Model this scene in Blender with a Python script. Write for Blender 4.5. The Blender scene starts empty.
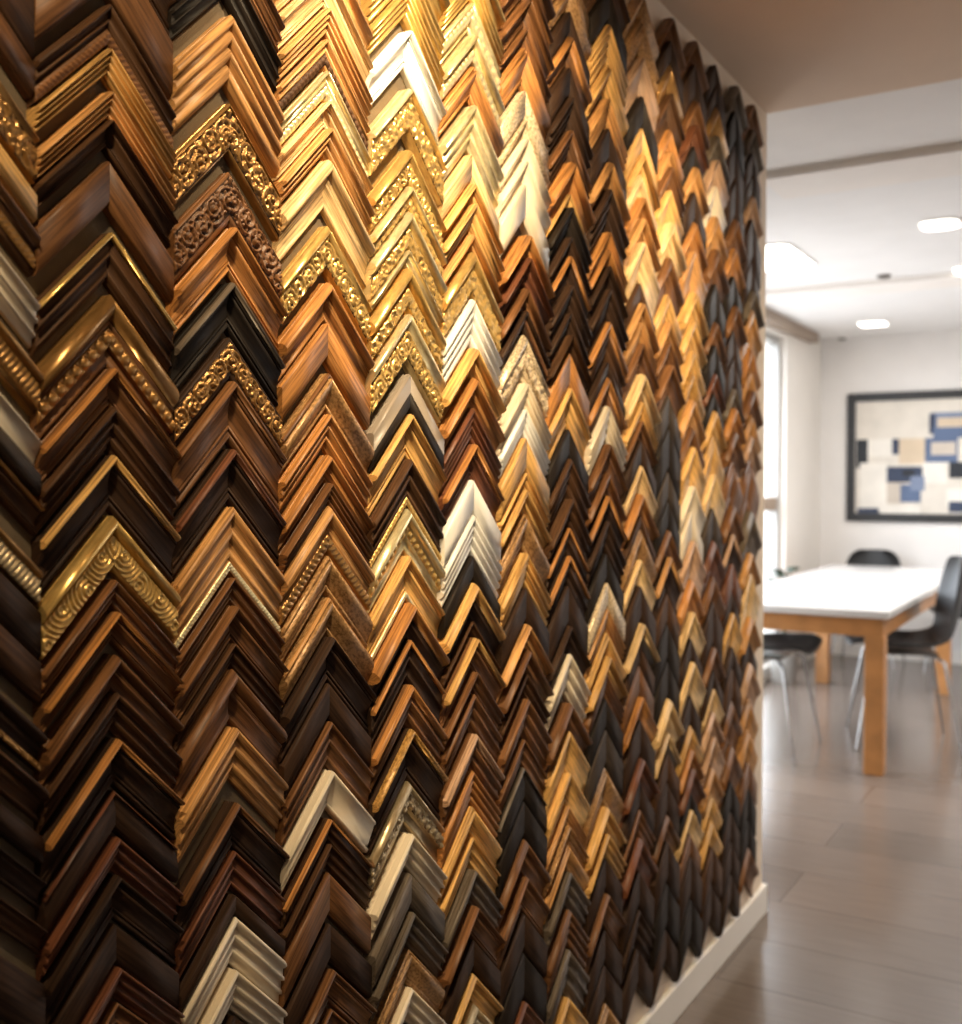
import bpy, math, random
from mathutils import Vector, noise
random.seed(7)
C = bpy.context.scene
COL = C.collection
# ------------------------------------------------------------------ camera
F = 1061.0; CX = 481.0; CY = 512.0
D = 0.90; EYE = 1.305
TH = math.radians(31.1); TILT = math.atan(27.0 / F)
fw = Vector((-math.sin(TH) * math.cos(TILT), math.cos(TH) * math.cos(TILT), -math.sin(TILT)))
rt = Vector((math.cos(TH), math.sin(TH), 0))
up = rt.cross(fw)
EYEP = Vector((D, 0, EYE))
cam = bpy.data.cameras.new('camera'); camo = bpy.data.objects.new('camera', cam); COL.objects.link(camo)
cam.sensor_fit = 'VERTICAL'; cam.sensor_height = 24.0; cam.lens = 24.0 * F / 1024.0
camo.location = EYEP; camo.rotation_euler = fw.to_track_quat('-Z', 'Y').to_euler()
cam.clip_start = 0.02
cam.dof.use_dof = True; cam.dof.focus_distance = 1.38
cam.dof.aperture_fstop = (cam.lens / 1000.0) / 0.0095
C.camera = camo
def ray(px, py): return (fw * F + rt * (px - CX) - up * (py - CY)).normalized()
def hit(px, py, axis, val):
    r = ray(px, py); t = (val - EYEP[axis]) / r[axis]; return EYEP + r * t
def z_at(X, Y, py):      # height whose image row is py above the point (X, Y)
    k = -(py - CY) / F
    d = Vector((X, Y, 0)) - Vector((EYEP.x, EYEP.y, 0))
    # (d.up + dz*up.z) = k * (d.fw + dz*fw.z)
    dz = (k * d.dot(fw) - d.dot(up)) / (up.z - k * fw.z)
    return EYE + dz
# ------------------------------------------------------------------ helpers
def srgb(r, g, b):
    f = lambda c: (c / 255 / 12.92) if c <= 10 else ((c / 255 + .055) / 1.055) ** 2.4
    return (f(r), f(g), f(b), 1)
def tag(o, label=None, cat=None, group=None, kind=None):
    if label: o['label'] = label
    if cat: o['category'] = cat
    if group: o['group'] = group
    if kind: o['kind'] = kind
    return o
def empty(name, loc, rz=0):
    o = bpy.data.objects.new(name, None); COL.objects.link(o); o.location = loc; o.rotation_euler[2] = rz
    o.empty_display_size = .05
    return o
def mesh(name, verts, faces, mats, parent=None, mi=None, smooth=False, uvs=None):
    me = bpy.data.meshes.new(name); me.from_pydata([tuple(v) for v in verts], [], faces)
    for m in mats: me.materials.append(m)
    if mi: me.polygons.foreach_set('material_index', mi)
    if smooth is True: me.polygons.foreach_set('use_smooth', [True] * len(me.polygons))
    elif smooth: me.polygons.foreach_set('use_smooth', smooth)
    if uvs:
        l = me.uv_layers.new(name='UVMap')
        for lp in me.loops: l.data[lp.index].uv = uvs[lp.vertex_index]
    me.update()
    o = bpy.data.objects.new(name, me); COL.objects.link(o); o.parent = parent
    return o
class MB:
    def __init__(s): s.v = []; s.f = []; s.m = []
    def box(s, a, b, m=0):
        n = len(s.v); x0, y0, z0 = a; x1, y1, z1 = b
        s.v += [(x0,y0,z0),(x1,y0,z0),(x1,y1,z0),(x0,y1,z0),(x0,y0,z1),(x1,y0,z1),(x1,y1,z1),(x0,y1,z1)]
        s.f += [tuple(n+i for i in q) for q in ((0,3,2,1),(4,5,6,7),(0,1,5,4),(1,2,6,5),(2,3,7,6),(3,0,4,7))]
        s.m += [m] * 6
        return s
    def tube(s, pts, rads, n=10, m=0):
        base = len(s.v); pts = [Vector(p) for p in pts]
        for i, p in enumerate(pts):
            d = (pts[min(i+1, len(pts)-1)] - pts[max(i-1, 0)]).normalized()
            a = d.orthogonal().normalized() if abs(d.z) > .99 else d.cross(Vector((0,0,1))).normalized()
            b = d.cross(a)
            for k in range(n):
                t = 2*math.pi*k/n; s.v.append(tuple(p + (a*math.cos(t) + b*math.sin(t))*rads[i]))
        for i in range(len(pts)-1):
            for k in range(n):
                s.f.append((base+i*n+k, base+i*n+(k+1)%n, base+(i+1)*n+(k+1)%n, base+(i+1)*n+k)); s.m.append(m)
        s.f.append(tuple(base+k for k in range(n))[::-1]); s.m.append(m)
        s.f.append(tuple(base+(len(pts)-1)*n+k for k in range(n))); s.m.append(m)
        return s
    def build(s, name, mats, parent=None, bevel=0, smooth=False):
        o = mesh(name, s.v, s.f, mats if isinstance(mats, list) else [mats], parent, s.m, smooth)
        if bevel:
            b = o.modifiers.new('bevel', 'BEVEL'); b.width = bevel; b.segments = 3; b.limit_method = 'ANGLE'
        return o
# ------------------------------------------------------------------ materials
def new_mat(name):
    m = bpy.data.materials.new(name); m.use_nodes = True
    nt = m.node_tree; return m, nt, nt.nodes['Principled BSDF']
def simple(name, rgb, rough=.6, metal=0, noise_amt=.08, nscale=6, bump=0, bscale=80, spec=.5):
    m, nt, p = new_mat(name); c = srgb(*rgb)
    p.inputs['Roughness'].default_value = rough; p.inputs['Metallic'].default_value = metal
    p.inputs['Specular IOR Level'].default_value = spec
    tc = nt.nodes.new('ShaderNodeTexCoord')
    n = nt.nodes.new('ShaderNodeTexNoise'); n.inputs['Scale'].default_value = nscale; n.inputs['Detail'].default_value = 4
    nt.links.new(tc.outputs['Object'], n.inputs['Vector'])
    r = nt.nodes.new('ShaderNodeValToRGB')
    r.color_ramp.elements[0].position = .3; r.color_ramp.elements[1].position = .7
    r.color_ramp.elements[0].color = tuple(x*(1-noise_amt) for x in c[:3]) + (1,)
    r.color_ramp.elements[1].color = tuple(min(1, x*(1+noise_amt)) for x in c[:3]) + (1,)
    nt.links.new(n.outputs['Fac'], r.inputs['Fac']); nt.links.new(r.outputs['Color'], p.inputs['Base Color'])
    if bump:
        b = nt.nodes.new('ShaderNodeBump'); b.inputs['Strength'].default_value = bump; b.inputs['Distance'].default_value = .002
        n2 = nt.nodes.new('ShaderNodeTexNoise'); n2.inputs['Scale'].default_value = bscale
        nt.links.new(tc.outputs['Object'], n2.inputs['Vector'])
        nt.links.new(n2.outputs['Fac'], b.inputs['Height']); nt.links.new(b.outputs['Normal'], p.inputs['Normal'])
    return m
def emit(name, rgb, s):
    m, nt, p = new_mat(name); p.inputs['Base Color'].default_value = srgb(*rgb)
    p.inputs['Emission Color'].default_value = srgb(*rgb); p.inputs['Emission Strength'].default_value = s
    return m
# colour key -> (rgb, kind, words)
PAL = {
 'blk': ((36, 28, 21), 'wood', 'black'), 'dk': ((58, 39, 25), 'wood', 'espresso brown'),
 'db': ((80, 53, 31), 'wood', 'dark brown'), 'br': ((120, 80, 46), 'wood', 'brown'),
 'rb': ((110, 66, 42), 'wood', 'reddish brown'), 'or': ((182, 124, 66), 'wood', 'orange brown'),
 'tan': ((196, 144, 86), 'wood', 'tan wood'), 'gt': ((216, 168, 98), 'wood', 'honey yellow'),
 'lt': ((226, 190, 134), 'wood', 'pale wood'), 'gold': ((232, 192, 116), 'gold', 'gold'),
 'pg': ((248, 228, 178), 'gold', 'pale gold'), 'og': ((172, 130, 76), 'gold', 'antique gold'),
 'cr': ((232, 214, 184), 'paint', 'cream'), 'wh': ((242, 238, 228), 'paint', 'white'),
 'gr': ((104, 92, 78), 'wood', 'grey brown'), 'pk': ((192, 154, 122), 'wood', 'pinkish beige'),
 'sv': ((196, 176, 140), 'gold', 'champagne'), 'sg': ((150, 136, 120), 'paint', 'grey'),
 'gy': ((68, 57, 47), 'wood', 'charcoal'), 'mg': ((200, 152, 82), 'mott', 'mottled gold'),
 'mt': ((180, 138, 90), 'mott', 'mottled tan'), 'mc': ((230, 208, 172), 'mott', 'mottled cream'),
}
MAT = {}
def pmat(key):
    if key in MAT: return MAT[key]
    rgb, kind, w = PAL[key]; c = srgb(*rgb)[:3]
    m, nt, p = new_mat('finish_' + w.replace(' ', '_')); N = nt.nodes.new; L = nt.links.new
    uv = N('ShaderNodeUVMap'); uv.uv_map = 'UVMap'
    oi = N('ShaderNodeObjectInfo')
    add = N('ShaderNodeVectorMath'); add.operation = 'ADD'
    comb = N('ShaderNodeCombineXYZ'); L(oi.outputs['Random'], comb.inputs['Z'])
    sc = N('ShaderNodeVectorMath'); sc.operation = 'SCALE'; sc.inputs['Scale'].default_value = 37.0
    L(comb.outputs['Vector'], sc.inputs[0])
    mp = N('ShaderNodeVectorMath'); mp.operation = 'MULTIPLY'
    L(uv.outputs['UV'], mp.inputs[0]); L(mp.outputs['Vector'], add.inputs[0]); L(sc.outputs['Vector'], add.inputs[1])
    n = N('ShaderNodeTexNoise'); L(add.outputs['Vector'], n.inputs['Vector']); n.inputs['Scale'].default_value = 1.0
    n.inputs['Detail'].default_value = 5; n.inputs['Roughness'].default_value = .6
    ramp = N('ShaderNodeValToRGB'); L(n.outputs['Fac'], ramp.inputs['Fac'])
    e = ramp.color_ramp.elements
    def s3(k, sh=(1,1,1)): return tuple(min(1, x*k*q) for x, q in zip(c, sh)) + (1,)
    if kind == 'wood':
        mp.inputs[1].default_value = (12, 300, 1)
        e[0].position = .36; e[0].color = s3(.50, (1, .92, .86)); e[1].position = .60; e[1].color = s3(1.25)
        p.inputs['Roughness'].default_value = .46; p.inputs['Specular IOR Level'].default_value = .4
        if key in ('blk', 'dk', 'gy', 'db'): p.inputs['Roughness'].default_value = .62; p.inputs['Specular IOR Level'].default_value = .22
    elif kind == 'gold':
        mp.inputs[1].default_value = (60, 200, 1)
        e[0].position = .3; e[0].color = s3(.72, (1, .92, .8)); e[1].position = .65; e[1].color = s3(1.1)
        p.inputs['Roughness'].default_value = .3; p.inputs['Metallic'].default_value = .62
    elif kind == 'paint':
        mp.inputs[1].default_value = (25, 120, 1)
        e[0].position = .3; e[0].color = s3(.93); e[1].position = .7; e[1].color = s3(1.03)
        p.inputs['Roughness'].default_value = .42
    else:
        mp.inputs[1].default_value = (160, 260, 1)
        e[0].position = .38; e[0].color = s3(.5, (1, .88, .7)); e[1].position = .58; e[1].color = s3(1.15)
        p.inputs['Roughness'].default_value = .4; p.inputs['Metallic'].default_value = .2
    hs = N('ShaderNodeHueSaturation'); L(ramp.outputs['Color'], hs.inputs['Color'])
    mr = N('ShaderNodeMapRange'); L(oi.outputs['Random'], mr.inputs['Value']); mr.inputs['To Min'].default_value = .88; mr.inputs['To Max'].default_value = 1.1
    L(mr.outputs['Result'], hs.inputs['Value']); L(hs.outputs['Color'], p.inputs['Base Color'])
    b = N('ShaderNodeBump'); b.inputs['Strength'].default_value = .25 if kind == 'wood' else .12; b.inputs['Distance'].default_value = .0006
    L(n.outputs['Fac'], b.inputs['Height']); L(b.outputs['Normal'], p.inputs['Normal'])
    MAT[key] = m; return m
# ------------------------------------------------------------------ moulding profiles: (v 0 outer .. 1 inner, height 0..1)
def arc(v0, v1, z0, zt, z1, n=6):     # rounded ridge from (v0,z0) over zt to (v1,z1)
    out = []
    for i in range(n+1):
        t = i/n; base = z0 + (z1-z0)*t
        out.append((v0+(v1-v0)*t, base + (zt-base)*math.sin(math.pi*t)**.8))
    return out
def cove(v0, v1, z0, z1, sag=.25, n=7):
    return [(v0+(v1-v0)*i/n, z0+(z1-z0)*i/n - sag*math.sin(math.pi*i/n)) for i in range(n+1)]
PROF = {
 'bull':  arc(0, .34, .70, 1.0, .62) + arc(.35, .43, .55, .66, .52, 3) + cove(.45, .84, .55, .34, .08) + arc(.87, 1, .36, .44, .28, 3),
 'scoop': arc(0, .14, .80, 1.0, .82, 4) + [(.15, .74), (.21, .74), (.22, .66)] + cove(.23, .73, .68, .42, .11) + [(.74, .40), (.75, .47), (.81, .47), (.82, .36)] + arc(.86, 1, .42, .52, .34, 3),
 'step':  arc(0, .16, .86, 1.0, .84, 3) + [(.18, .72), (.34, .70), (.36, .80), (.44, .80), (.47, .55), (.66, .53), (.68, .62), (.76, .60), (.79, .38), (.96, .36), (1, .28)],
 'reed':  arc(0, .2, .78, 1.0, .72, 4) + arc(.22, .44, .66, .92, .64, 4) + arc(.46, .68, .58, .82, .54, 4) + arc(.70, 1, .46, .70, .36, 4),
 'flat':  [(0, .80), (.03, .92), (.06, .95), (.5, .93), (.90, .90), (.93, .78), (.97, .76), (1, .62)],
 'ogee':  arc(0, .12, .7, .8, .72, 3) + [(.14, .66)] + [(.16+.6*i/8, .92-.42*(1-math.cos(math.pi*i/8))/2+.08*math.sin(math.pi*i/8)) for i in range(9)] + [(.79, .42), (.82, .52), (.9, .52), (.94, .38), (1, .30)],
 'thin':  arc(0, .10, .9, 1.0, .9, 3) + [(.11, .74), (.40, .68), (.42, .78), (.48, .78), (.50, .60), (.80, .50), (.82, .60), (.88, .58), (.90, .40), (1, .34)],
 'wedge': [(0, .85), (.04, 1.0), (.12, 1.0), (.16, .9), (.84, .42), (.88, .50), (.96, .46), (1, .34)],
}
PWORD = {'bull': 'round-nosed', 'scoop': 'coved', 'step': 'stepped', 'reed': 'reeded', 'flat': 'flat', 'ogee': 'curved', 'thin': 'thin-ridged', 'wedge': 'slanted'}
BWORD = {'rope': 'rope-trimmed', 'bead': 'beaded', 'leaf': 'leaf-carved', 'scroll': 'scroll-carved', 'rough': 'encrusted', 'flute': 'fluted'}
BPART = {'rope': 'rope_trim', 'bead': 'beading', 'leaf': 'carved_leaf_band', 'scroll': 'carved_scroll_band', 'rough': 'carved_relief', 'flute': 'fluted_band'}
PROF = {k: [(v, max(.06, z)**1.2) for v, z in p] for k, p in PROF.items()}
def pz(prof, v):
    for (a, za), (b, zb) in zip(prof, prof[1:]):
        if a <= v <= b: return za if b == a else za + (zb-za)*(v-a)/(b-a)
    return prof[-1][1]
def relief(kind, t, q, Q, seed):
    qn = min(1, max(0, q/Q)); edge = math.sin(math.pi*qn)
    if kind == 'rope':
        p = max(.0045, Q*.62)
        return edge**.5 * abs(math.sin(math.pi*(t/p + qn*.75)))**.6
    if kind == 'bead':
        p = max(.0052, Q*.95); x = ((t/p) % 1)-.5; y = (qn-.5)*Q/p
        return math.sqrt(max(0, 1-(x*x+y*y)*4.6))
    if kind == 'flute':
        p = .0062; return edge**.35 * abs(math.sin(math.pi*t/p))**.7
    if kind == 'leaf':
        p = Q*1.5; c = (t/p) % 1; s = 1 if int(t//p) % 2 else -1
        r = math.hypot((c-.15)*1.5, (qn-.5)*1.0 + .25*s)
        w = .5+.5*math.cos(2*math.pi*(r*4.2 + .25*noise.noise(Vector((t*60, q*60, seed)))))
        return (.25+.75*edge**.6)*(.15+.85*w)
    if kind == 'scroll':
        best = 0; p = Q*.86
        i0 = int(round(t/p))
        for i in (i0-1, i0, i0+1):
            s = 1 if i % 2 else -1
            cx = i*p; cy = Q*(.5+.10*s); R = Q*.50
            dx = t-cx; dy = q-cy; r = math.hypot(dx, dy)/R
            if r < 1.12:
                ph = math.atan2(dy*s, dx)
                w = math.cos(2*math.pi*(r*1.75 - ph/(2*math.pi)) )
                h = max(0, w)**.6*(1-.35*r)
                if r < .17: h = 1
                best = max(best, h)
        # small leaves in the corners
        nn = noise.noise(Vector((t*230, q*230, seed)))
        if best < .25 and nn > .12: best = max(best, min(.75, nn*2.4))
        return best*min(1, edge*3.5)
    if kind == 'rough':
        a = noise.noise(Vector((t*150, q*150, seed))); b = noise.noise(Vector((t*330, q*330, seed+5)))
        ring = abs(math.sin(t*220+3*math.sin(q*260+seed)))
        return min(1, max(0, .40+1.3*a+.7*b)*.8+.25*ring)*min(1, edge*3)
    return 0
BACKX = -0.022
def rail(root, side, W, h, T, spec, res, detail):
    """side -1 left arm, +1 right arm; local frame: x out of the wall, y along it, z up, apex of outer edge at origin"""
    prof = spec['prof']; band = spec.get('band'); lip = spec.get('lip')
    def P(a, v, z): return (z*T, side*a*W/2, -a*W/2 - v*h)
    def UV(a, v): return ((a*W + v*h)/1.414, v*h/1.414)
    pts = list(prof)
    if band:
        b0, b1 = band[1], band[2]
        zf = (pz(prof, b0)+pz(prof, b1))/2
        zf = max(.62 if b1-b0 > .35 else .5, min(pz(prof, b0), pz(prof, b1)) - .02)
        pts = [p for p in pts if p[0] <= b0] + [(b0, zf)] + [(b1, zf)] + [p for p in pts if p[0] >= b1]
    def sweep(sub, zbase, name, mat, par):
        v0, z0 = sub[0]
        side_pts = [(v0, zbase)] + ([(v0, z0*.50), (v0+.022, z0*.53), (v0+.022, z0*.60), (v0, z0*.63)] if zbase == 0 and v0 < .01 and z0 > .3 and not (band and band[1] < .05) else [])
        side_n = len(side_pts)
        poly = side_pts + sub + [(sub[-1][0], zbase)]
        n = len(poly); NA = 2
        V = []; U = []
        for j in range(NA):
            a = j/(NA-1)
            for (v, z) in poly: V.append(P(a, v, z)); U.append(UV(a, v))
        # continuous UV across side faces
        k = 0
        acc = 0; L = []
        for i, (v, z) in enumerate(poly):
            if i: acc += math.hypot((v-poly[i-1][0])*h/1.414, (z-poly[i-1][1])*T)
            L.append(acc)
        for j in range(NA):
            for i, (v, z) in enumerate(poly): U[j*n+i] = (UV(j/(NA-1), v)[0], L[i])
        Fc = []; sm = []
        for i in range(n-1):
            q = (i, i+1, n+i+1, n+i); Fc.append(q if side > 0 else q[::-1])
            sm.append(detail and side_n <= i < n-2 and abs(poly[i+1][0]-poly[i][0]) > .015)
        q = (n-1, 0, n, 2*n-1); Fc.append(q if side > 0 else q[::-1]); sm.append(False)
        c0 = tuple(range(n)); c1 = tuple(range(n, 2*n))
        Fc += [c0[::-1] if side > 0 else c0, c1 if side > 0 else c1[::-1]]; sm += [False, False]
        return mesh(name, V, Fc, [pmat(mat)], par, None, sm, U)
    if lip:
        vl = spec.get('lipw', .14)
        a = [p for p in pts if p[0] <= vl] + [(vl, pz(prof, vl))]
        rest_ = [p for p in pts if p[0] > vl]
        full = spec['pn'] == 'bull' or vl > .4
        zb = 0 if full else min(pz(prof, 0), pz(prof, vl), rest_[0][1])*.86
        b = ([(vl, pz(prof, vl)*.98)] if full else [(0, zb), (vl, zb)]) + rest_
        body = sweep(b, 0, 'rail', spec['col'], root)
        sweep(a, zb, 'outer_lip', lip, body)
    else:
        body = sweep(pts, 0, 'rail', spec['col'], root)
    if band:
        kind, b0, b1, bc = band; Q = (b1-b0)*h/1.414
        na = max(8, int(W/2*1.414/res)); nv = max(4, int(Q/res))
        seed = spec['seed']; amp = min(.0045, Q*.22+.0008)*(1.15 if kind in ('scroll', 'rough') else 1)
        V = []; U = []; H = []
        for j in range(na+1):
            a = j/na
            for i in range(nv+1):
                v = b0+(b1-b0)*i/nv; t = (a*W+v*h)/1.414; q = (v-b0)*h/1.414
                r = relief(kind, t, q, Q, seed); H.append(r)
                x = zf*T + .0003 + amp*r
                V.append((x, side*a*W/2, -a*W/2-v*h)); U.append(UV(a, v))
        Fc = []; mi = []
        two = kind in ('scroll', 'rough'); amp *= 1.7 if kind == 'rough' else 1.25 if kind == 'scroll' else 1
        for j in range(na):
            for i in range(nv):
                q = (j*(nv+1)+i, j*(nv+1)+i+1, (j+1)*(nv+1)+i+1, (j+1)*(nv+1)+i)
                Fc.append(q if side > 0 else q[::-1])
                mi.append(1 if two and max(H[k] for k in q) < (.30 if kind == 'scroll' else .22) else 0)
        # closed skirt so the carving is a solid strip
        nb = len(V); ring = [i for i in range(nv+1)] + [(j)*(nv+1)+nv for j in range(1, na+1)] + [na*(nv+1)+i for i in range(nv-1, -1, -1)] + [j*(nv+1) for j in range(na-1, 0, -1)]
        for k in ring: V.append((zf*T-.0004, V[k][1], V[k][2])); U.append(U[k])
        m = len(ring)
        for k in range(m):
            q = (ring[k], nb+k, nb+(k+1) % m, ring[(k+1) % m]); Fc.append(q if side > 0 else q[::-1]); mi.append(0)
        mesh(BPART[kind], V, Fc, [pmat(bc), pmat('dk' if kind == 'scroll' else 'db')], body, mi, [detail]*len(Fc), U)
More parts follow.
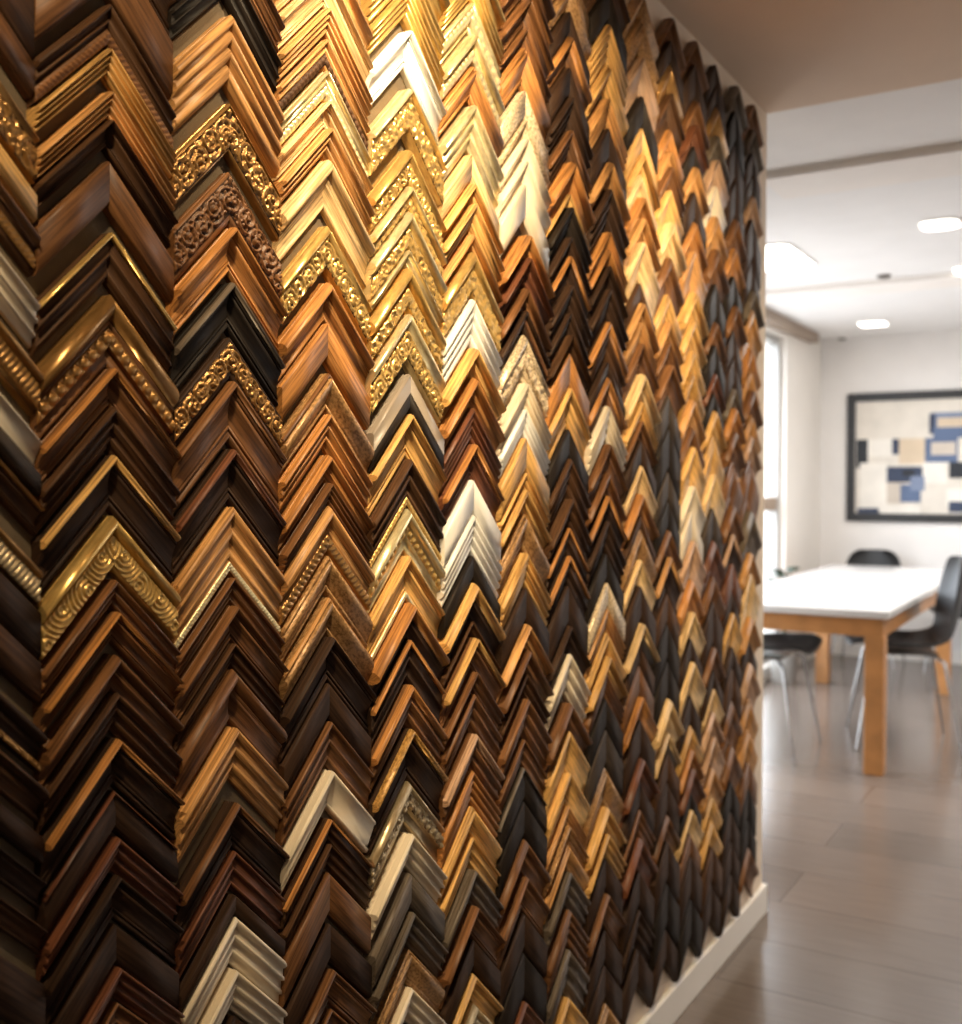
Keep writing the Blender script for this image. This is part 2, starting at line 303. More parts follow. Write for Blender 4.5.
# ------------------------------------------------------------------ the samples, column by column (image row of each outer apex)
BX = [-141, 44, 180, 286, 374, 445, 502, 550, 590, 626, 657, 682, 705, 725, 743, 760]
DATA = {
0: """
-145 flat db x-76
-72 flat br x-35
5 bull og B=rough,.2,.95,og x62
72 flat gt x102
113 bull db L=br B=rope,.5,.85,og x160
190 step cr x238
262 bull og B=flute,.3,.85,og x312
340 wedge cr x368
376 flat gy x400
412 scoop db L=og x442
478 bull og B=flute,.25,.95,sv x520
525 flat dk
580 flat db x625
655 bull dk B=rough,.8,1,og x700
715 bull db x755
770 flat dk x800
818 scoop dk x850
870 scoop db x900
930 flat dk""",
1: """
-140 scoop db x-79
-75 flat br x-14
3 step db B=rope,.58,.94,br x45
47 reed gt x73
90 reed tan x117
119 scoop db x145
160 flat br x205
232 thin db L=gold x280
294 bull br L=og B=bead,.45,.72,og x366
368 scoop br L=or x405
407 step db x450
455 scoop dk L=gt x508
516 bull gold B=leaf,.36,.97,gold x568
580 step br x612
612 scoop br L=or x640
655 bull br x690
693 step db x732
739 scoop dk L=or x785
792 flat dk L=rb x830
838 step rb x872
876 scoop dk x920
926 flat dk x965
968 step rb x1000
1004 thin br x1045""",
2: """
-78 step br x-41
-38 thin blk x-6
14 reed tan x82
102 flat og B=scroll,.06,.94,og x150
171 flat br B=scroll,.06,.8,br x224
227 scoop or x272
282 scoop blk L=gr x328
337 flat dk B=scroll,.10,.80,og x379
381 scoop br L=br x440
449 scoop dk L=rb x500
507 step tan B=rope,.84,.99,pg x572
578 thin br x603
606 scoop br x641
644 thin db x667
670 bull br x722
728 step tan x780
803 scoop dk L=br x848
852 thin rb x890
896 flat dk x914
918 step cr x966
971 step cr x1012
1018 flat dk x1050""",
3: """
-64 bull tan x-31
-28 scoop lt x4
7 reed tan x34
38 step tan B=bead,.5,.9,db x66
70 step pg B=bead,.5,.9,pg x98
101 scoop lt x126
128 step tan x154
159 bull lt x208
225 bull gold B=scroll,.2,.95,gold x268
282 bull or x320
323 flat or x358
373 ogee mt L=br x411
414 step or x447
455 bull or x480
483 reed br x503
506 bull tan B=rope,.6,.95,og x552
556 ogee mt x592
598 ogee mt L=tan x634
637 scoop dk x681
684 flat dk x718
722 thin br x765
771 wedge cr x808
820 thin db L=or x843
845 thin db x868
874 flat br x915
925 flat dk x962
970 scoop br x1004
1010 thin br x1045""",
4: """
-88 bull gold x-51
-48 reed gold x-14
-12 reed gold x16
30 scoop wh x66
88 bull pg B=rough,.12,.95,gold x130
149 bull gold L=pg B=scroll,.25,.95,gold x184
186 bull pg B=rough,.4,.95,gold x208
211 bull pg B=rough,.45,.95,gold x248
250 step pg x266
268 bull gold B=rough,.45,.9,gold x310
314 wedge pg B=scroll,.32,.95,gold x360
374 flat blk L=sg x411
414 scoop gt x456
459 step db B=bead,.8,.97,gold x506
509 bull pg B=bead,.3,.62,gold x551
556 scoop gt B=rope,.82,.98,pg x599
603 bull dk L=or x638
640 thin dk L=or x681
685 step br L=or x726
729 scoop dk L=mg x779
782 bull sv B=rough,.2,.6,sv x824
834 step cr x866
874 flat gr x905
912 step gr x944
950 ogee mt x984
988 step cr x1022
1028 flat dk""",
5: """
-60 bull gold x-28
-25 reed gold x-2
2 bull pg B=bead,.1,.6,pg x30
34 bull pg B=bead,.5,.95,pg x62
66 ogee or x98
105 step pg x148
154 flat lt x180
183 bull gt x202
204 step gt x230
234 bull tan x250
252 bull gold B=rough,.3,.95,gold x294
299 reed wh x344
348 bull gt x374
378 bull or x406
408 reed rb x441
444 scoop rb L=or x478
480 flat wh x512
515 reed wh x553
556 flat blk x579
583 bull dk L=gt x618
622 step db x635
638 scoop br L=gt x668
672 step br x692
694 step br x730
734 step br L=pk x769
771 reed or x803
807 ogee gt x834
838 thin gt x866
870 step gr x902
906 scoop br x936
940 flat dk x968
974 bull gt x1000
1004 bull sv B=bead,.3,.7,sv x1036""",
6: """
-58 bull br x-31
-28 scoop br x-4
0 scoop br x26
29 step br x44
47 ogee or x84
90 flat mc x118
120 wedge mc x137
139 wedge cr x159
161 wedge cr x182
184 flat cr x219
235 bull or x256
258 scoop rb x280
288 bull br x309
311 step dk B=rope,.2,.6,br x332
335 bull mc B=rough,.2,.7,mc x378
383 reed cr x408
409 reed wh x434
438 flat gt x470
473 step gt x487
489 bull gt x511
514 ogee mt x548
553 reed gt x585
588 flat dk x621
624 bull tan x647
649 bull br x672
674 step db x697
699 step br x736
740 thin br x766
768 flat blk L=gr x800
802 flat blk x836
840 bull br x873
877 scoop br x910
914 flat dk x950
954 flat blk x998
1002 scoop rb""",
7: """
-46 flat mt x-19
-16 ogee mt x8
11 flat dk x34
36 bull br L=or x64
67 flat dk x95
97 step dk x128
130 step db L=br x160
162 bull or x192
194 wedge gt x206
207 step blk x235
237 step dk x254
256 scoop dk L=or x283
285 step dk x311
313 step dk x334
335 scoop db x351
353 flat or x386
388 scoop gt x427
429 flat blk x457
459 step db x497
499 step db x526
528 thin dk L=or x554
556 thin dk L=or x583
586 flat dk x624
626 scoop dk x651
654 step cr x692
703 bull br x729
731 wedge gt x771
773 wedge gt x804
806 reed tan x824
826 step mt x843
845 ogee tan x868
872 step gr x905
910 reed br x945
950 step gr x994
998 wedge gt""",
8: """
-40 scoop db x-13
-10 flat blk x20
24 reed gt x62
65 ogee gt x88
98 reed tan x125
128 flat dk x160
162 bull tan x186
189 step dk x230
232 reed or x247
249 bull or x264
266 scoop dk x287
289 step dk x320
322 step db L=or x360
362 flat dk x375
377 bull br L=or x403
406 reed cr x440
444 scoop br x471
473 bull br x494
496 scoop dk L=or x519
521 step dk x552
554 flat blk x580
583 flat mc x606
609 reed tan x630
633 ogee gt x654
656 bull gt x672
674 reed br x697
699 flat blk x728
730 flat gy x765
768 ogee mt x804
807 bull gt x832
834 step gt x856
858 flat dk x890
894 scoop br x925
930 flat dk x962
966 flat dk x1000
1004 ogee mt""",
9: """
-8 ogee mt x16
18 ogee mt B=rough,.3,.7,mt x52
57 wedge pk x94
96 flat blk x126
128 flat gt x153
155 bull gt x172
174 ogee lt x196
197 bull or x216
218 bull tan x240
242 wedge lt x280
283 flat db x301
303 bull tan x320
322 reed tan x341
343 scoop br x371
374 bull lt x400
402 reed gt x419
421 scoop br x439
441 flat dk x464
466 wedge lt x492
494 bull or x514
516 flat db x527
529 ogee mt x558
560 wedge lt x584
586 flat dk x620
623 bull gr L=lt x641
643 flat db x664
666 flat br x694
697 wedge or x718
720 flat dk x755
758 bull rb x780
782 flat dk x808
810 step br x836
838 bull rb x868
872 flat dk x905
910 step dk x945
950 flat dk x985""",
10: """
17 bull br x38
40 flat dk x62
64 ogee og x91
93 scoop db x127
129 ogee or x150
152 bull tan x165
167 step br x188
190 wedge gt x220
222 bull lt x255
257 bull br x292
294 ogee gt x320
322 bull tan x340
342 step br x363
365 scoop br x394
396 flat gy x427
429 flat blk x470
472 flat gy x500
502 flat blk x528
530 bull br x555
557 scoop dk L=tan x592
594 flat db x623
625 flat blk x660
662 flat blk x697
699 bull lt x730
732 bull gr L=lt x752
754 flat db x781
783 flat dk x813
815 bull br x840
842 flat dk x880
884 flat blk x925
930 flat dk x962""",
11: """
40 bull br x62
64 flat dk x99
101 bull br x123
125 scoop rb x144
146 flat blk x165
167 bull tan x190
192 flat dk x220
222 bull or x249
251 wedge tan x290
292 bull gt x318
320 bull gt x349
351 ogee gt x370
372 ogee mg x397
399 bull tan x425
427 ogee br x445
447 wedge gt x484
486 wedge cr x510
512 flat cr x539
541 wedge pk x578
580 bull or x610
612 wedge lt x637
639 flat dk x660
662 wedge lt x694
696 flat dk x724
726 ogee gt x747
749 bull or x766
768 bull rb x790
792 flat blk x808
810 wedge lt x832
834 flat br x855
857 flat dk x895
900 flat blk x938""",
12: """
64 flat dk x86
88 flat dk x105
107 ogee og x133
135 bull gr x158
160 wedge pk x184
186 wedge cr x214
216 bull tan x247
249 bull br x282
284 flat blk x320
322 bull br x343
345 flat blk x371
373 bull rb x391
393 flat blk x409
411 bull gt x434
436 ogee gt x472
474 wedge lt x506
508 flat gy x539
541 bull rb x575
577 ogee br x600
602 flat dk x645
647 bull br x668
670 flat dk x687
689 wedge lt x710
712 bull pk x735
737 wedge pk x766
768 bull tan x792
794 ogee gt x819
821 ogee gt x845
847 flat db x880
884 flat dk x918""",
13: """
85 bull gr x109
111 flat blk x143
145 flat dk x180
182 flat dk x217
219 bull br x246
248 bull or x274
276 flat blk x304
306 bull br x328
330 flat dk x357
359 flat dk x386
388 bull gr x406
408 bull or x429
431 bull br x459
461 ogee br x504
506 bull br x532
534 scoop dk L=pk x562
564 flat rb x590
592 flat dk x611
613 wedge gt x645
647 flat dk x667
669 flat db x699
701 bull br x745
747 bull br x780
782 flat blk x810
812 flat dk x840
842 flat dk x872
875 flat dk x900""",
14: """
104 bull br x127
129 bull gr x151
153 flat dk x176
178 flat gy x194
196 bull pk x217
219 flat dk x260
262 flat dk x289
291 bull gr x307
309 bull tan x347
349 ogee or x368
370 ogee tan x388
390 bull br x413
415 ogee tan x434
436 bull pk x457
459 ogee br x509
511 bull gr x551
553 bull tan x572
574 wedge lt x615
617 bull tan x637
639 flat dk x661
663 bull pk x697
699 ogee tan x727
729 ogee tan x760
762 flat br x786
788 flat blk x819
821 flat blk x846
848 bull br x880""",
}
ORD = ['first', 'second', 'third', 'fourth', 'fifth', 'sixth', 'seventh', 'eighth', 'ninth', 'tenth', 'eleventh', 'twelfth', 'thirteenth', 'fourteenth', 'fifteenth',
       'sixteenth', 'seventeenth', 'eighteenth', 'nineteenth', 'twentieth']
def ordw(i): return ORD[i] if i < 20 else ('twenty-' + ORD[i-20] if i < 29 else ('thirtieth' if i == 29 else 'thirty-' + ORD[i-30]))
samples = []
EDGEY = [hit(x, 485, 0, 0.0).y for x in BX]
for col, txt in DATA.items():
    y0, y1 = EDGEY[col], EDGEY[col+1]
    if col == 14: y1 = hit(760, 485, 0, 0.0).y
    W = (y1-y0) - .0015; ym = (y0+y1)/2
    rows = []
    for line in txt.strip().split('\n'):
        tk = line.split(); s = dict(y=float(tk[0]), pn=tk[1], prof=PROF[tk[1]], col=tk[2], band=None, lip=None, inner=None)
        for o in tk[3:]:
            if o[0] == 'x': s['inner'] = float(o[1:])
            elif o[:2] == 'L=': s['lip'] = o[2:]
            elif o[:2] == 'B=':
                b = o[2:].split(','); s['band'] = (b[0], float(b[1]), float(b[2]), b[3])
        s['lipw'] = {'bull': .34, 'flat': .06, 'step': .18, 'wedge': .14, 'thin': .10, 'scoop': .14, 'reed': .2, 'ogee': .12}[s['pn']]
        if s['pn'] == 'flat' and s['col'] == 'blk' and s['lip'] == 'sg': s['lipw'] = .5
        if s['lip'] and s['band'] and s['lipw'] > s['band'][1]: s['lip'] = None
        rows.append(s)
    zs = [z_at(0.0, ym, s['y']) for s in rows]
    for i, s in enumerate(rows):
        zi = z_at(0.0, ym, s['inner']) if s['inner'] is not None else (zs[i+1]+.002 if i+1 < len(rows) else zs[i]-.06)
        if i+1 < len(rows): zi = max(zi, zs[i+1]+.0012)
        s['h'] = zs[i]-zi; s['z'] = zs[i]; s['W'] = W; s['ym'] = ym; s['colno'] = col; s['row'] = i
        s['seed'] = random.random()*90
        s['T'] = {'flat': .020, 'wedge': .024, 'thin': .021, 'step': .025, 'reed': .023, 'bull': .028, 'ogee': .024, 'scoop': .027}[s['pn']]*(random.uniform(.82, 1.05) if col <= 3 else random.uniform(.92, 1.2))*(.88 if s['band'] else 1)
        s['T'] = min(s['T'], max(.017, s['h']*.95))
        look = PAL[s['col']][2]
        cw = look
        if s['band']: look = look + ' ' + BWORD[s['band'][0]]
        elif s['lip'] and PAL[s['lip']][2] != cw: look = PAL[s['lip']][2].replace(' ', '-') + '-edged ' + look
        else: look = look + ' ' + PWORD[s['pn']]
        s['look'] = look; s['cw'] = cw
    samples.append(rows)
# labels
def labels(rows, col):
    n = len(rows); out = [None]*n
    place = 'in the leftmost column' if col == 0 else ('in the rightmost column' if col == 14 else 'in %s column from left' % ordw(col))
    for i, s in enumerate(rows):
        if sum(r['look'] == s['look'] for r in rows) == 1:
            out[i] = '%s frame corner sample, the only one %s' % (s['look'], place)
            continue
        a = rows[i-1]['cw'] if i else None; b = rows[i+1]['cw'] if i+1 < n else None
        same = [j for j, r in enumerate(rows) if r['look'] == s['look']]
        if a and sum((rows[j-1]['cw'] if j else None) == a for j in same) == 1:
            out[i] = '%s corner sample %s, directly under %s one' % (s['look'], place, a)
        elif b and sum((rows[j+1]['cw'] if j+1 < n else None) == b for j in same) == 1:
            out[i] = '%s corner sample %s, directly above %s one' % (s['look'], place, b)
        else:
            k = same.index(i)
            out[i] = '%s sample %s, %s such from top' % (s['look'], place, ordw(k))
    return out
def size_in_view(s):
    a = abs(BX[s['colno']+1]-max(0, BX[s['colno']])); px = (min(1024, (s['inner'] or s['y']+30))-max(0, s['y']))
    return a*(px + .5*a*0) if s['colno'] else 44*max(px, 20)
allrows = sorted([s for rows in samples for s in rows], key=lambda s: -size_in_view(s))
for i, s in enumerate(allrows): s['single'] = i < 300
rest = []
for col, rows in enumerate(samples):
    lb = labels(rows, col)
    res = .0011 if col <= 2 else (.0014 if col <= 4 else (.0022 if col <= 6 else .004))
    for s, l in zip(rows, lb):
        root = empty('frame_corner_sample' if s['single'] else 'rest', (BACKX, s['ym'], s['z']))
        if s['single']: tag(root, l, 'frame sample', 'frame corner samples hung on the display wall')
        else: rest.append(root)
        for side in (-1, 1): rail(root, side, s['W'], s['h'], s['T'], s, res, True)
V = []; Fc = []; mi = []; sm = []; U = []; ml = []
def gather(o, off):
    me = o.data
    if me:
        n = len(V); V.extend([v.co+off for v in me.vertices]); uvm = [(0, 0)]*len(me.vertices)
        for lp in me.loops: uvm[lp.vertex_index] = tuple(me.uv_layers[0].data[lp.index].uv)
        U.extend([(u[0]+off.y*.7, u[1]+off.z*.7) for u in uvm])
        for p in me.polygons:
            m = me.materials[p.material_index]
            if m not in ml: ml.append(m)
            Fc.append(tuple(n+i for i in p.vertices)); mi.append(ml.index(m)); sm.append(p.use_smooth)
    for ch in o.children: gather(ch, off)
    bpy.data.objects.remove(o)
for o in rest: gather(o, o.location.copy())
tag(mesh('small_frame_corner_samples', V, Fc, ml, None, mi, sm, U), 'mass of tiny frame corner samples filling gaps at the narrow far end of the wall', 'frame samples', None, 'stuff')
# ------------------------------------------------------------------ room
CEIL = 2.428; FAR = 8.4; LW = -1.10; PEND = hit(765, 485, 0, -.024).y
RW = 3.2; BK = -2.4
room_m = simple('room_plaster', (232, 228, 224), .85, noise_amt=.02)
corr_shade_m = simple('corridor_ceiling_painted_shade', (216, 194, 172), .9, noise_amt=.02)  # brownish shade of the corridor ceiling put into its base colour
wall_m = simple('wall_plaster', (228, 210, 188), .85, bump=.15, noise_amt=.03)
ceil_m = simple('ceiling_plaster', (236, 234, 232), .9, noise_amt=.02)
white_m = simple('white_trim', (236, 230, 222), .5, noise_amt=.02)
cream_m = simple('beam_paint', (238, 232, 226), .7, noise_amt=.02)
frame_m = simple('window_aluminium', (170, 168, 164), .4, metal=.4, noise_amt=.03)
bar_m = simple('window_bar_brown', (150, 130, 112), .5, noise_amt=.05)
# floor: planks with a satin finish
fm, nt, p = new_mat('floor_planks'); N = nt.nodes.new; L = nt.links.new
tc = N('ShaderNodeTexCoord'); mp = N('ShaderNodeMapping'); mp.inputs['Scale'].default_value = (1, 1, 1)
L(tc.outputs['Object'], mp.inputs['Vector'])
bk = N('ShaderNodeTexBrick'); bk.inputs['Scale'].default_value = 1; bk.inputs['Brick Width'].default_value = 1.2; bk.inputs['Row Height'].default_value = .3
bk.inputs['Mortar Size'].default_value = .003; bk.inputs['Color1'].default_value = srgb(122, 108, 98); bk.inputs['Color2'].default_value = srgb(112, 100, 91)
bk.inputs['Mortar'].default_value = srgb(96, 82, 74); L(mp.outputs['Vector'], bk.inputs['Vector'])
m2 = N('ShaderNodeMapping'); m2.inputs['Scale'].default_value = (3, 28, 1); L(tc.outputs['Object'], m2.inputs['Vector'])
nz = N('ShaderNodeTexNoise'); nz.inputs['Scale'].default_value = 2; nz.inputs['Detail'].default_value = 5; L(m2.outputs['Vector'], nz.inputs['Vector'])
mx = N('ShaderNodeMix'); mx.data_type = 'RGBA'; mx.blend_type = 'MULTIPLY'; mx.inputs['Factor'].default_value = .35
L(bk.outputs['Color'], mx.inputs['A']); L(nz.outputs['Fac'], mx.inputs['B']); L(mx.outputs['Result'], p.inputs['Base Color'])
p.inputs['Roughness'].default_value = .2; p.inputs['Specular IOR Level'].default_value = .7
def struct(mb, name, m, **k): return tag(mb.build(name, m, **k), kind='structure')
struct(MB().box((LW-.3, BK-.2, -.1), (RW+.2, FAR+.2, 0)), 'floor', fm)
struct(MB().box((LW-.3, BK-.2, CEIL), (RW+.2, FAR+.2, CEIL+.15)), 'ceiling', ceil_m)
struct(MB().box((BACKX-.2, BK, CEIL-.008), (RW, PEND, CEIL-.0005)), 'ceiling_shade_panel', corr_shade_m)  # thin panel added to carry the painted shade, ends with the partition
struct(MB().box((BACKX-.004-.15, BK, 0), (BACKX-.004, PEND, CEIL-.008)), 'wall_display', wall_m)
struct(MB().box((LW-.2, FAR, 0), (RW, FAR+.2, CEIL)), 'wall_back', room_m)
struct(MB().box((RW, BK, 0), (RW+.2, FAR+.2, CEIL)), 'wall_right', room_m)
struct(MB().box((LW-.2, BK-.2, 0), (RW+.2, BK, CEIL)), 'wall_front', wall_m)
# left wall with the tall window
WY0, WY1, WZ0, WZ1 = 4.3, 7.42, .10, 2.33
struct(MB().box((LW-.2, BK, 0), (LW, WY0, CEIL)).box((LW-.2, WY1, 0), (LW, FAR, CEIL)).box((LW-.2, WY0, 0), (LW, WY1, WZ0)).box((LW-.2, WY0, WZ1), (LW, WY1, CEIL)), 'wall_left', white_m)
wroot = empty('window_1', (LW, WY0, WZ0)); tag(wroot, kind='structure')
fr = MB()
o = Vector((LW, WY0, WZ0))
w_, h_ = WY1-WY0, WZ1-WZ0
fr.box((-.12, 0, 0), (-.04, .05, h_)).box((-.12, w_-.05, 0), (-.04, w_, h_)).box((-.12, .05, 0), (-.04, w_-.05, .05)).box((-.12, .05, h_-.05), (-.04, w_-.05, h_))
fr.box((-.12, w_/3-.025, .05), (-.04, w_/3+.025, h_-.05)).box((-.12, 2*w_/3-.025, .05), (-.04, 2*w_/3+.025, h_-.05))
fr.build('window_frame', frame_m, wroot, bevel=.004)
for k in range(3):
    a = .05 if k == 0 else k*w_/3+.025; b = w_-.05 if k == 2 else (k+1)*w_/3-.025
    MB().box((-.115, a, 1.03), (-.045, b, 1.12)).build('transom', bar_m, wroot, bevel=.004)
gm, nt, p = new_mat('clear_glass'); nt.nodes.remove(p)
tr = nt.nodes.new('ShaderNodeBsdfTransparent'); gl = nt.nodes.new('ShaderNodeBsdfGlossy'); gl.inputs['Roughness'].default_value = .02
mixs = nt.nodes.new('ShaderNodeMixShader'); mixs.inputs[0].default_value = .06
nt.links.new(tr.outputs[0], mixs.inputs[1]); nt.links.new(gl.outputs[0], mixs.inputs[2]); nt.links.new(mixs.outputs[0], nt.nodes['Material Output'].inputs['Surface'])
for k in range(3):
    a = .05 if k == 0 else k*w_/3+.025; b = w_-.05 if k == 2 else (k+1)*w_/3-.025
    MB().box((-.085, a, .05), (-.079, b, h_-.05)).build('window_pane', gm, wroot)
# pelmet above the window, beams, baseboards
struct(MB().box((LW, 4.2, CEIL-.07), (LW+.07, 8.05, CEIL)), 'trim_1', bar_m, bevel=.004)
for k, (ypx) in enumerate((172, 290)):
    yy = hit(765, ypx, 2, CEIL).y
    struct(MB().box((LW if k else BACKX-.2, yy, CEIL-.028), (RW, yy+.3, CEIL)), 'trim_%d' % (k+2), cream_m)
struct(MB().box((BACKX-.004, BK, 0), (BACKX+.012, PEND+.012, .085)).box((BACKX-.154, PEND, 0), (BACKX+.012, PEND+.012, .085)), 'baseboard_display', white_m, bevel=.004)
struct(MB().box((LW, FAR-.014, 0), (RW, FAR, .09)), 'baseboard_back', white_m)
struct(MB().box((LW, WY1, 0), (LW+.014, FAR-.014, .09)), 'baseboard_left', white_m)
# backing board behind the samples
bb = simple('backing_felt', (104, 88, 66), .9, bump=.3, bscale=400, noise_amt=.12, nscale=30)
bo = MB().box((BACKX-.004, EDGEY[0], z_at(0, EDGEY[9], 1003)+.02), (BACKX-.0003, EDGEY[15]-.01, z_at(0, EDGEY[10], 20)-.06)).build('trim_4', bb)
tag(bo, kind='structure')
# ------------------------------------------------------------------ ceiling fittings
lamp_e = emit('lamp_diffuser', (255, 250, 240), 6.0)
ring_m = simple('lamp_rim', (240, 238, 232), .4)
def rrect(cx, cy, sx, sy, r, z0, z1, n=5):
    v = []; 
    for (qx, qy, a0) in ((1,1,0), (-1,1,90), (-1,-1,180), (1,-1,270)):
        for k in range(n+1):
            a = math.radians(a0+90*k/n); v.append((cx+qx*(sx/2-r)+r*math.cos(a), cy+qy*(sy/2-r)+r*math.sin(a)))
    m = len(v); V = [(x, y, z0) for x, y in v]+[(x, y, z1) for x, y in v]
    Fc = [tuple(range(m))[::-1], tuple(range(m, 2*m))]+[(i, (i+1) % m, m+(i+1) % m, m+i) for i in range(m)]
    return V, Fc
def lamp(name, px, py, sx, sy, r, label, group=None, at=None):
    c = at if at else hit(px, py, 2, CEIL)
    root = empty(name, (c[0], c[1], CEIL)); tag(root, label, 'ceiling light', group)
    V, Fc = rrect(0, 0, sx+.02, sy+.02, r+.01, -.008, 0); mesh('rim', V, Fc, [ring_m], root)
    V, Fc = rrect(0, 0, sx, sy, r, -.012, -.0081); mesh('diffuser', V, Fc, [lamp_e], root)
lamp('ceiling_panel_light', 0, 0, .58, .56, .05, 'large bright square ceiling light half hidden by the edge of the sample wall', at=(-.73, 5.24))
lamp('ceiling_downlight', 940, 223, .15, .17, .05, 'small oblong ceiling light nearest the camera, at upper right', 'small recessed ceiling lights')
lamp('ceiling_downlight', 873, 323, .17, .20, .03, 'small square ceiling light just above the framed picture', 'small recessed ceiling lights')
lamp('ceiling_downlight', 970, 268, .15, .17, .05, 'small oblong ceiling light cut by the right edge of the photo', 'small recessed ceiling lights')
grey_m = simple('sensor_grey', (120, 114, 108), .5)
def disc(name, px, py, r, label):
    c = hit(px, py, 2, CEIL); t = MB().tube([(0,0,0), (0,0,-.012), (0,0,-.02)], [r, r, r*.6], 20)
    o = t.build(name, grey_m, None); o.location = (c[0], c[1], CEIL); tag(o, label, 'detector', 'small grey ceiling sensors')
disc('ceiling_sensor', 884, 275, .035, 'small grey ceiling sensor between the two oblong ceiling lights')
disc('ceiling_sensor', 842, 338, .03, 'small dark ceiling sensor above the left corner of the framed picture')
disc('ceiling_sensor', 926, 334, .03, 'small grey ceiling sensor right of the square ceiling light over the picture')
# ------------------------------------------------------------------ framed picture
a = hit(847, 394, 1, FAR-.03); b = hit(847, 521, 1, FAR-.03); rr = hit(1016, 394, 1, FAR-.03)
PW = rr.x-a.x; PH = a.z-b.z
proot = empty('framed_picture', (a.x+PW/2, FAR, b.z+PH/2)); tag(proot, 'wide black framed abstract collage picture hanging on the far wall', 'picture')
bf = simple('picture_frame_black', (26, 24, 24), .4)
fwid = .062
MB().box((-PW/2, -.03, -PH/2), (-PW/2+fwid, -.002, PH/2)).box((PW/2-fwid, -.03, -PH/2), (PW/2, -.002, PH/2)).box((-PW/2+fwid, -.03, PH/2-fwid), (PW/2-fwid, -.002, PH/2)).box((-PW/2+fwid, -.03, -PH/2), (PW/2-fwid, -.002, -PH/2+fwid)).build('frame', bf, proot, bevel=.004)
cols = [(216, 208, 196), (52, 62, 84), (88, 104, 134), (206, 186, 160), (228, 222, 212), (36, 40, 46), (120, 132, 156), (196, 184, 170)]
cm = [simple('collage_%s' % n, c, .7) for n, c in zip(('paper', 'navy', 'blue', 'sand', 'chalk', 'ink', 'slate', 'stone'), cols)]
mb = MB(); iw, ih = PW-2*fwid, PH-2*fwid
X = lambda px: -iw/2+iw*(px-857)/(1005.-857); Zz = lambda py: ih/2-ih*(py-403)/(512.-403)
mb.box((-iw/2, -.012, -ih/2), (iw/2, -.004, ih/2), 0)
P_ = [(858,440,870,468,5),(870,440,897,457,4),(895,440,902,455,1),(902,440,930,464,3),(933,416,1004,432,6),(940,421,1004,430,3),(932,417,938,436,1),(928,440,960,463,2),
 (934,444,958,456,7),(936,430,1004,440,2),(862,463,890,510,4),(890,467,926,482,1),(890,482,906,502,7),(904,484,924,501,2),(926,463,950,483,4),(952,463,975,478,5),
 (926,485,952,512,0),(950,488,980,505,4),(860,507,882,512,1),(884,504,925,512,4),(952,500,1000,510,1),(975,440,1000,470,0),(980,474,1003,498,6),(906,470,918,476,5),(914,476,928,490,6)]
for k, (x0, y0, x1, y1, m) in enumerate(P_):
    mb.box((X(x0), -.0135-.0004*k, Zz(y1)), (X(x1), -.011, Zz(y0)), m)
mb.build('collage', cm, proot)
# ------------------------------------------------------------------ table
wood_t = simple('table_oak', (176, 122, 70), .45, noise_amt=.15, nscale=12)
top_m = simple('table_top_white', (208, 205, 202), .14, noise_amt=.01)
TX0, TX1, TY0, TY1, THT = -.84, .03, 4.93, 7.70, .745
troot = empty('meeting_table', ((TX0+TX1)/2, (TY0+TY1)/2, 0)); tag(troot, 'long white topped meeting table with light oak apron and square legs', 'table')
hx, hy = (TX1-TX0)/2, (TY1-TY0)/2
MB().box((-hx, -hy, THT-.035), (hx, hy, THT)).build('tabletop', top_m, troot, bevel=.005)
MB().box((-hx+.03, -hy+.03, THT-.12), (hx-.03, -hy+.114, THT-.0352)).box((-hx+.03, hy-.055, THT-.12), (hx-.03, hy-.03, THT-.0352)).box((-hx+.03, -hy+.114, THT-.12), (-hx+.11, hy-.055, THT-.0352)).box((hx-.11, -hy+.114, THT-.12), (hx-.03, hy-.055, THT-.0352)).build('apron', wood_t, troot)
for sx in (-1, 1):
    for sy in (-1, 1):
        cx, cy = sx*(hx-.068), (-(hy-.072) if sy < 0 else hy-.55)
        MB().box((cx-.042, cy-.042, 0), (cx+.042, cy+.042, THT-.1202)).build('leg', wood_t, troot, bevel=.005)
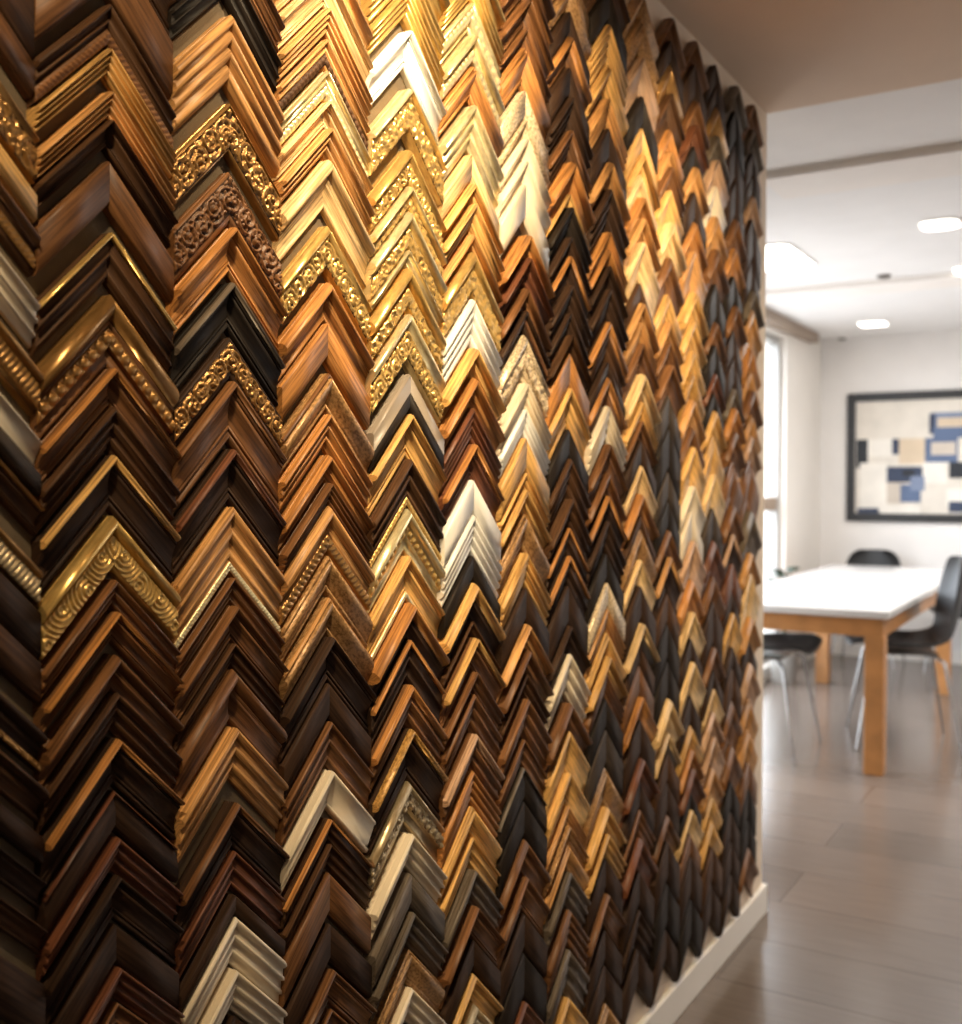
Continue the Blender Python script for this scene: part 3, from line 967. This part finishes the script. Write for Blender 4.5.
# ------------------------------------------------------------------ shell chairs
shell_m = simple('chair_shell_black', (22, 22, 23), .5, noise_amt=.05)
chrome = simple('chair_chrome', (150, 148, 146), .25, metal=.9, noise_amt=.02)
def make_chair(label, loc, rz, sc=1.0, proto=[]):
    if proto:
        s = proto[0]; r = s.copy(); COL.objects.link(r)
        for ch in s.children: c = ch.copy(); COL.objects.link(c); c.parent = r
    else:
        r = empty('shell_chair', (0,0,0))
        path = [(.235,.435),(.225,.452),(.17,.458),(.08,.448),(-.02,.440),(-.11,.445),(-.17,.470),(-.205,.52),(-.225,.59),(-.24,.67),(-.255,.75),(-.268,.82),(-.272,.845)]
        wid = [.17,.20,.225,.235,.235,.23,.225,.22,.215,.21,.20,.165,.10]
        nu = 12; V = []; Fc = []
        for (x, z), w in zip(path, wid):
            isb = min(1, max(0, (z-.46)/.1))
            for i in range(nu+1):
                u = -1+2*i/nu; e = abs(u)**2.5
                V.append((x+isb*e*.06, u*w, z+(1-isb)*e*.035))
        for j in range(len(path)-1):
            for i in range(nu):
                q = j*(nu+1)+i; Fc.append((q, q+1, q+nu+2, q+nu+1))
        o = mesh('shell', V, Fc, [shell_m], r, smooth=True)
        so = o.modifiers.new('solid', 'SOLIDIFY'); so.thickness = .009; so.offset = 0
        sb = o.modifiers.new('sub', 'SUBSURF'); sb.levels = 1; sb.render_levels = 1
        MB().box((-.13, -.14, .415), (.13, .14, .425)).build('seat_bracket', chrome, r)
        for sx in (-1, 1):
            for sy in (-1, 1):
                MB().tube([(sx*.11, sy*.12, .418), (sx*.15, sy*.17, .39), (sx*.215, sy*.225, .006), (sx*.217, sy*.226, 0)], [.008, .008, .006, .006]).build('leg', chrome, r, smooth=True)
        proto.append(r)
    r.location = loc; r.rotation_euler[2] = rz; r.scale = (sc, sc, sc)
    tag(r, label, 'chair', 'black shell chairs around the meeting table')
make_chair('black shell chair at right side of the table, its tall back at the picture edge', (-.04, 5.70, 0), math.pi+.3, 1.12)
make_chair('black shell chair tucked under the table beside the sample wall edge', (-.63, 5.22, 0), 0, 1.12)
make_chair('black shell chair beyond the far end of the table, below the picture', (-.66, 8.0, 0), -math.pi/2, .98)
make_chair('black shell chair farthest right behind the table, only its top edge showing', (-.02, 8.0, 0), -math.pi/2-.1, .94)
# ------------------------------------------------------------------ plant by the window
leaf_m = simple('leaf_green', (26, 44, 24), .5, noise_amt=.3)
pot_m = simple('pot_grey', (150, 146, 140), .7)
soil_m = simple('soil', (50, 38, 28), .95)
pr = empty('potted_plant', (-.99, 7.0, 0)); tag(pr, 'dark leafed potted plant behind table near the window, two leaves showing', 'plant')
MB().tube([(0,0,0), (0,0,.02), (0,0,.30), (0,0,.32), (0,0,.32), (0,0,.29)], [.075, .08, .10, .104, .092, .09], 24).build('pot', pot_m, pr, smooth=False)
for k in range(9):
    ang = k*2.4+.3; hgt = .60+.04*(k % 4); rad = .05+.012*(k % 3)
    tip = Vector((math.cos(ang)*rad, math.sin(ang)*rad, hgt))
    MB().tube([(0,0,.285), (tip.x*.4, tip.y*.4, .45), tuple(tip)], [.005, .004, .003], 6).build('stem', leaf_m, pr)
    V = []; Fc = []; d = Vector((math.cos(ang), math.sin(ang), .8)).normalized(); sd = Vector((-math.sin(ang), math.cos(ang), 0))
    for j in range(7):
        t = j/6; wd = .045*math.sin(math.pi*min(1, t*.93+.05)); c = tip + d*(t*.11) + Vector((0,0,-.035*t*t))
        V += [c+sd*wd+Vector((0,0,.008)), c, c-sd*wd+Vector((0,0,.008))]
    for j in range(6):
        for i in range(2): q = j*3+i; Fc.append((q, q+1, q+4, q+3))
    lf = mesh('leaf', V, Fc, [leaf_m], pr, smooth=True); so = lf.modifiers.new('s', 'SOLIDIFY'); so.thickness = .0015
# ------------------------------------------------------------------ light
w = bpy.data.worlds.new('sky'); C.world = w; w.use_nodes = True
bg = w.node_tree.nodes['Background']; bg.inputs['Color'].default_value = (.86, .93, 1.0, 1); bg.inputs['Strength'].default_value = 1.0
wn = w.node_tree.nodes; wl = w.node_tree.links
wtc = wn.new('ShaderNodeTexCoord'); wsx = wn.new('ShaderNodeSeparateXYZ'); wl.new(wtc.outputs['Generated'], wsx.inputs['Vector'])
wr = wn.new('ShaderNodeValToRGB'); wl.new(wsx.outputs['Z'], wr.inputs['Fac'])
wr.color_ramp.elements[0].position = 0.0; wr.color_ramp.elements[0].color = (2.9, 2.95, 3.05, 1)
wr.color_ramp.elements[1].position = .05; wr.color_ramp.elements[1].color = (9.6, 10.4, 11.4, 1)
wl.new(wr.outputs['Color'], bg.inputs['Color'])
def spot(name, loc, target, watts, size, blend, color, rad=.04):
    l = bpy.data.lights.new(name, 'SPOT'); l.energy = watts; l.spot_size = math.radians(size); l.spot_blend = blend; l.color = color; l.shadow_soft_size = rad
    o = bpy.data.objects.new(name, l); COL.objects.link(o); o.location = loc
    o.rotation_euler = (Vector(target)-Vector(loc)).to_track_quat('-Z', 'Y').to_euler(); return o
WARM = (1.0, .79, .50)
spot('wall_spot', (.52, 1.02, 2.40), (0, 1.45, 1.80), 132, 95, 1, WARM)
spot('wall_spot', (.5, 2.05, 2.40), (0, 2.55, 1.72), 70, 75, 1, WARM)
spot('wall_spot', (.6, .15, 2.40), (0, .85, 1.6), 60, 100, 1, WARM)
def area(name, loc, target, sx, sy, watts, color, portal=False):
    l = bpy.data.lights.new(name, 'AREA'); l.shape = 'RECTANGLE'; l.size = sx; l.size_y = sy; l.energy = watts; l.color = color
    o = bpy.data.objects.new(name, l); COL.objects.link(o); o.location = loc
    o.rotation_euler = (Vector(target)-Vector(loc)).to_track_quat('-Z', 'Y').to_euler()
    if portal: l.cycles.is_portal = True
    return o
area('window_portal', (LW-.15, (WY0+WY1)/2, (WZ0+WZ1)/2), (5, (WY0+WY1)/2, (WZ0+WZ1)/2), WY1-WY0, WZ1-WZ0, 1, (1,1,1), True)
area('panel_lamp', (-.73, 5.24, 2.40), (-.73, 5.24, 0), .5, .5, 22, (1, .97, .93))
for _x, _y in ((.35, 6.9), (.6, 4.9)):
    area('downlight_lamp', (_x, _y, 2.40), (_x, _y, 0), .15, .15, 14, (1, .95, .9))
area('room_fill_light', (1.4, 5.8, 2.38), (1.4, 5.8, 0), 1.6, 1.6, 56, (1, .96, .91))  # added fill without a fixture, out of view, brightens the room
C.view_settings.view_transform = 'Standard'; C.view_settings.look = 'None'; C.view_settings.gamma = 1
C.view_settings.use_curve_mapping = False; C.view_settings.exposure = 0.0
